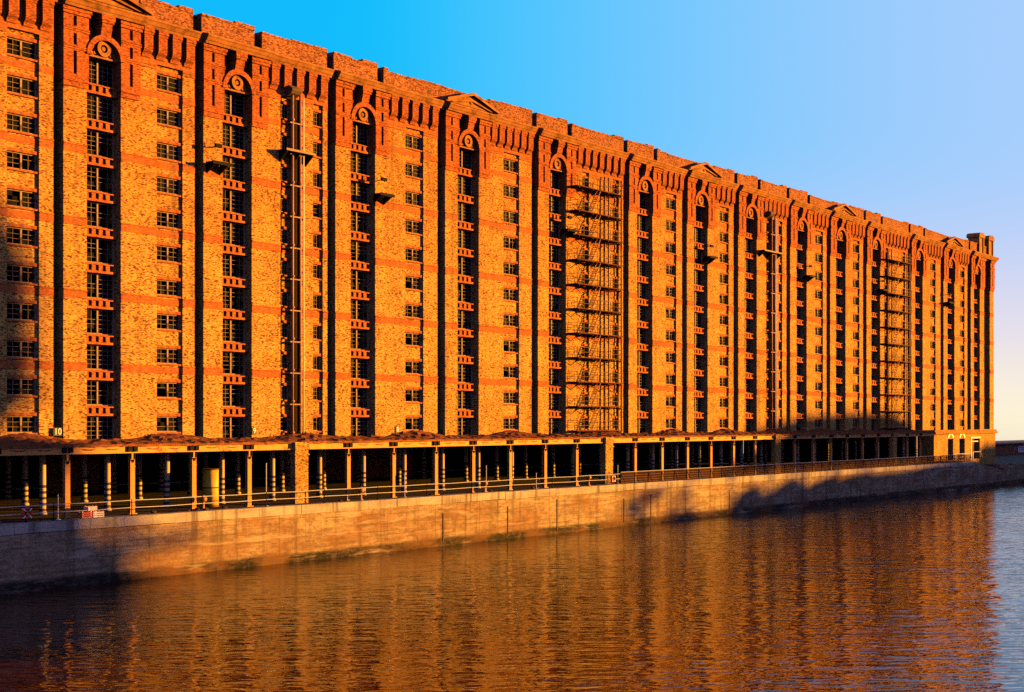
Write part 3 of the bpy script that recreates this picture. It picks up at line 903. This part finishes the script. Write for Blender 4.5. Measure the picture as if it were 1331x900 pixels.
# rubble on the quay edge
for i in range(16):
    px = R.choice((60, 160, 205, 245, 258, 300, 440, 455, 500, 560, 640, 700, 720)) + R.uniform(-8, 8)
    u = U(px, 77.2); y = -4.8+R.uniform(-.3, .6); s = R.uniform(.1, .24)
    bm = bmesh.new(); bmesh.ops.create_icosphere(bm, subdivisions=1, radius=s)
    for v in bm.verts: v.co = Vector((v.co.x*R.uniform(.8,1.6)+u, v.co.y*R.uniform(.7,1.2)+y, max(-.02, v.co.z*R.uniform(.5,1.0)+s*.35)))
    me = bpy.data.meshes.new('stone'); bm.to_mesh(me); bm.free(); me.materials.append(M['quay'])
    o = bpy.data.objects.new('stone', me); COL.objects.link(o)
    tag(o, 'loose lump of rubble lying on the quay behind the cable railing', 'stone', 'loose rubble on the quay')

# ---------------------------------------------------------------- the opposite bank, out of view: shapes added to throw the evening shadows
oq = MB().box(-60, 700, -200, -96, -6.4, 0).box(70, 700, -96, -82.5, -6.4, 0)
tag(oq.build('pavement', M['quay']), 'quay on the other side of the dock', None, None, 'structure')
dvec = (SUN.x/-SUN.y, SUN.z/-SUN.y)
BY = -90.0
def up(u, z, y=0.0):
    k = (y-BY); return u+k*dvec[0], z+k*dvec[1]
def opposite(name, label, poly, depth, cat='warehouse'):
    t = thing(name, label, cat, (poly[0][0], BY, 0))
    MB().prism(poly, BY-depth, BY, 'y').build('wall', M['parapet'], t)
    x0 = min(p[0] for p in poly)+2; x1 = max(p[0] for p in poly)-3
    x = x0
    zt = min(p[1] for p in poly if p[1] > 3)
    while x < x1:
        for z in range(2, int(zt)-2, 4):
            MB().box(x, x+1.4, BY+.01, BY+.12, z, z+2).build('window', M['glass'], t)
        x += 6
    return t
l = [up(u, z) for u, z in ((20, 21), (51.0, 21.5), (54.4, 17), (54.6, 8), (51.6, 5.5))]  # unseen block, outline and overhang shaped by the shadow it should throw
l2 = [up(53.8, 0.2, QY), up(58.5, -4.2, QY)]
poly = [(l[0][0], 0)] + l + l2 + [(l2[1][0]+.1, 0)]
opposite('shade_warehouse', 'unseen tall brick warehouse on the opposite quay, shaped to throw shade on the near end', poly, 16)
h = [up(u, z) for u, z in ((157, 5.4), (163, 6.3), (172, 7.2), (186, 7.7), (200, 7.7), (206, 6.6), (209, 4.2))]
under = [(up(209, 4.2)[0]-.5, up(0, .95, QY)[1]), up(141, .9, QY)]
low = [up(U(px, 76.3), z, QY) for px, z in ((862,-4.2),(880,-3.6),(893,-2.9),(905,-3.4),(912,-3.9),(955,-4.0),(968,-2.2),(978,-1.0),(986,-.8),(992,-1.9),(1012,-1.7),(1024,-.8),  # unseen thin wall, top edge shaped from the wanted shadow line
       (1036,-.2),(1046,-1.3),(1060,-1.6),(1070,-.6),(1084,-.3),(1092,-.9),(1104,-.5),(1120,-.25),(1150,-.5),(1190,-.2),(1215,.3))]
low += [up(217, -.25), up(238.5, -.3), up(240.5, 2.4), up(250, 2.5), up(300, 2.6, 18), up(420, 2.6, 18)]
t = opposite('shade_shed', 'unseen long shed outline on the opposite quay, shaped to throw broken shade on the far end',
             [(low[0][0]-.5, 0)] + low + [(low[-1][0], 0)], 2, 'shed')
roof = [under[-1]] + h + [(h[-1][0], under[0][1])]  # unseen roof piece, raised to leave a gap for sun patches
MB().prism(roof, BY-2, BY, 'y').build('roof', M['slate'], t)
for q in range(6):
    u = low[0][0]+6+q*9.5
    MB().box(u, u+.4, BY-1, BY-.5, 9, under[0][1]+.2).build('post', M['iron'], t)
def tree(u, ht, rad_, label, seed):
    r = random.Random(seed); y = -93.0
    t = thing('tree', label, 'tree', (u, y, 0), 'unseen trees added on the opposite quay for their shade')
    tr = MB().tube((u,y,-.05), (u+.2,y,ht*.55), .28, 8, .16)
    for k in range(9):
        a = r.uniform(0, 6.28); z = ht*r.uniform(.35, .6)
        tr.tube((u+.12,y,z), (u+math.cos(a)*rad_*.7, y+math.sin(a)*rad_*.7, z+ht*r.uniform(.2,.38)), .09, 5, .03)
    tr.build('trunk', M['timber'], t)
    c = MB(); cl = [(Vector((r.gauss(0,.5)*rad_, r.gauss(0,.5)*rad_, r.uniform(-.32,.34)*ht)), r.uniform(.3,.55)*rad_) for _ in range(16)]
    for q, rr in cl:
        for _ in range(120):
            d = Vector((r.gauss(0,1), r.gauss(0,1), r.gauss(0,1))).normalized()*rr*r.uniform(.3,1)**.5
            p = Vector((u, y, ht*.68))+q+d
            if p.z < ht*.28: continue
            a = Vector((r.gauss(0,1), r.gauss(0,1), r.gauss(0,1))).normalized()*.2; b = a.orthogonal().normalized()*.14
            n = len(c.v); c.v += [tuple(p-a), tuple(p+b), tuple(p+a), tuple(p-b)]; c.f.append((n,n+1,n+2,n+3))
    c.build('crown', M['leaf'], t, fix=False)
for uq, zt, rr, l, sd in ((57.5, -.8, 2.6, 'small unseen tree softening the shadow edge at the corner of the tall opposite warehouse', 9), (60.3, -2.2, 2.4, 'bushy unseen tree softening the shadow edge beside the tall opposite warehouse', 12), (124, -2.2, 1.7, 'small unseen tree dappling the shade on the opposite quay nearest the camera', 3), (130, -1.2, 1.5, 'slim unseen tree dappling the shade on the opposite quay beside the shed', 4)):
    q = up(uq, zt, QY); tree(q[0], q[1]+1.0, rr, l, sd)  # out of view, added to soften and dapple the shadow edges

# ---------------------------------------------------------------- light
w = bpy.data.worlds.new('World'); sc.world = w; w.use_nodes = True
nt = w.node_tree; bg = nt.nodes['Background']
sky = nt.nodes.new('ShaderNodeTexSky'); sky.sky_type = 'NISHITA'; sky.sun_disc = False
sky.sun_elevation = SUN_EL; sky.sun_rotation = math.pi/2-SUN_AZ
sky.altitude = 0; sky.air_density = 1.0; sky.dust_density = 1.0; sky.ozone_density = 2.0
def wn(typ, **k):
    o = nt.nodes.new(typ)
    for a, v in k.items(): setattr(o, a, v)
    return o
def wm(op, a, b=0.0, clamp=False):
    o = wn('ShaderNodeMath', operation=op, use_clamp=clamp)
    for i, v in enumerate((a, b)):
        if isinstance(v, bpy.types.NodeSocket): nt.links.new(v, o.inputs[i])
        else: o.inputs[i].default_value = v
    return o.outputs[0]
def wmix(f, a, b, mode='MIX'):
    o = wn('ShaderNodeMix', data_type='RGBA', blend_type=mode)
    for i, v in ((0, f), (6, a), (7, b)):
        if isinstance(v, bpy.types.NodeSocket): nt.links.new(v, o.inputs[i])
        else: o.inputs[i].default_value = (*v, 1) if isinstance(v, tuple) else v
    return o.outputs[2]
def wramp(f, stops):
    o = wn('ShaderNodeValToRGB'); e = o.color_ramp.elements
    while len(e) < len(stops): e.new(.5)
    for i, (p, c) in enumerate(stops): e[i].position = p; e[i].color = (*c, 1) if isinstance(c, tuple) else (c, c, c, 1)
    o.color_ramp.interpolation = 'EASE' if len(stops) < 4 else 'B_SPLINE'
    nt.links.new(f, o.inputs[0]); return o.outputs[0]
tc = wn('ShaderNodeTexCoord'); sp = wn('ShaderNodeSeparateXYZ'); nt.links.new(tc.outputs['Generated'], sp.inputs[0])
x, y, z = sp.outputs
hl = wm('SQRT', wm('ADD', wm('MULTIPLY', x, x), wm('ADD', wm('MULTIPLY', y, y), 1e-6)))
sw = wm('DIVIDE', wm('ADD', wm('MULTIPLY', x, math.cos(SUN_AZ)), wm('MULTIPLY', y, math.sin(SUN_AZ))), hl)
t = wm("DIVIDE", wm("SUBTRACT", sw, .10), .55, True)
G = 2.85
def g(c): return tuple(v*G for v in c)
ta = wm('DIVIDE', wm('SUBTRACT', wm('MULTIPLY', sw, -1.0), .03), .5, True)
top = wramp(t, [(0.0, (0.0,.49,.98)), (.22, (.0,.55,1.0)), (.6, (.27,.60,1.0)), (1.0, (.46,.63,.97))])
# the anti-twilight side of the sky is a dusky lavender
top = wmix(ta, top, (.52, .36, .95))
lowc = wramp(z, [(0.0, (1.0,.90,.66)), (.025, (.98,.88,.72)), (.06, (.83,.75,.83)), (.13, (.62,.65,.92)), (.2, (.46,.63,.97))])
lo = wramp(z, [(0.0, 1.0), (.05, .95), (.21, .0)])
col = wmix(lo, top, lowc)
# sky overhead is dimmed and behind tinted purple, to set the shade's tone
dim = wramp(wm('ADD', wm('MULTIPLY', y, .5), .5), [(.22, (.78, .55, .95)), (.62, (1.0, 1.0, 1.0))])
dim2 = wramp(z, [(.30, 1.0), (.62, .3)])
col = wmix(1.0, wmix(1.0, col, dim, 'MULTIPLY'), dim2, 'MULTIPLY')
col = wmix(1.0, col, (G, G, G), 'MULTIPLY')
col = wmix(.02, col, sky.outputs[0])
nt.links.new(col, bg.inputs[0]); bg.inputs[1].default_value = .10
sl = bpy.data.lights.new('sun', 'SUN'); sl.energy = 5.0; sl.angle = rad(.8); sl.color = (1, .415, .018)
so = bpy.data.objects.new('sun', sl); COL.objects.link(so); so.rotation_euler = SUN.to_track_quat('Z', 'Y').to_euler(); so.location = (150, -150, 80)

# ---------------------------------------------------------------- camera
cd = bpy.data.cameras.new('camera'); cam = bpy.data.objects.new('camera', cd); COL.objects.link(cam)
cd.sensor_width = 36; cd.lens = 36*F/1331; cd.shift_y = (YH-450)/1331; cd.clip_start = .5; cd.clip_end = 12000
cam.location = (0, -82, CAMZ); cam.rotation_euler = (math.pi/2, 0, -(math.pi/2-TH))
sc.camera = cam
vs = sc.view_settings; vs.view_transform = 'Standard'; vs.look = 'None'; vs.exposure = 1.8; vs.gamma = 1; vs.use_curve_mapping = False
sc.cycles.max_bounces = 6; sc.cycles.diffuse_bounces = 0; sc.cycles.glossy_bounces = 4; sc.cycles.use_denoising = False; sc.cycles.sample_clamp_indirect = 4.0; sc.cycles.sample_clamp_direct = 12.0
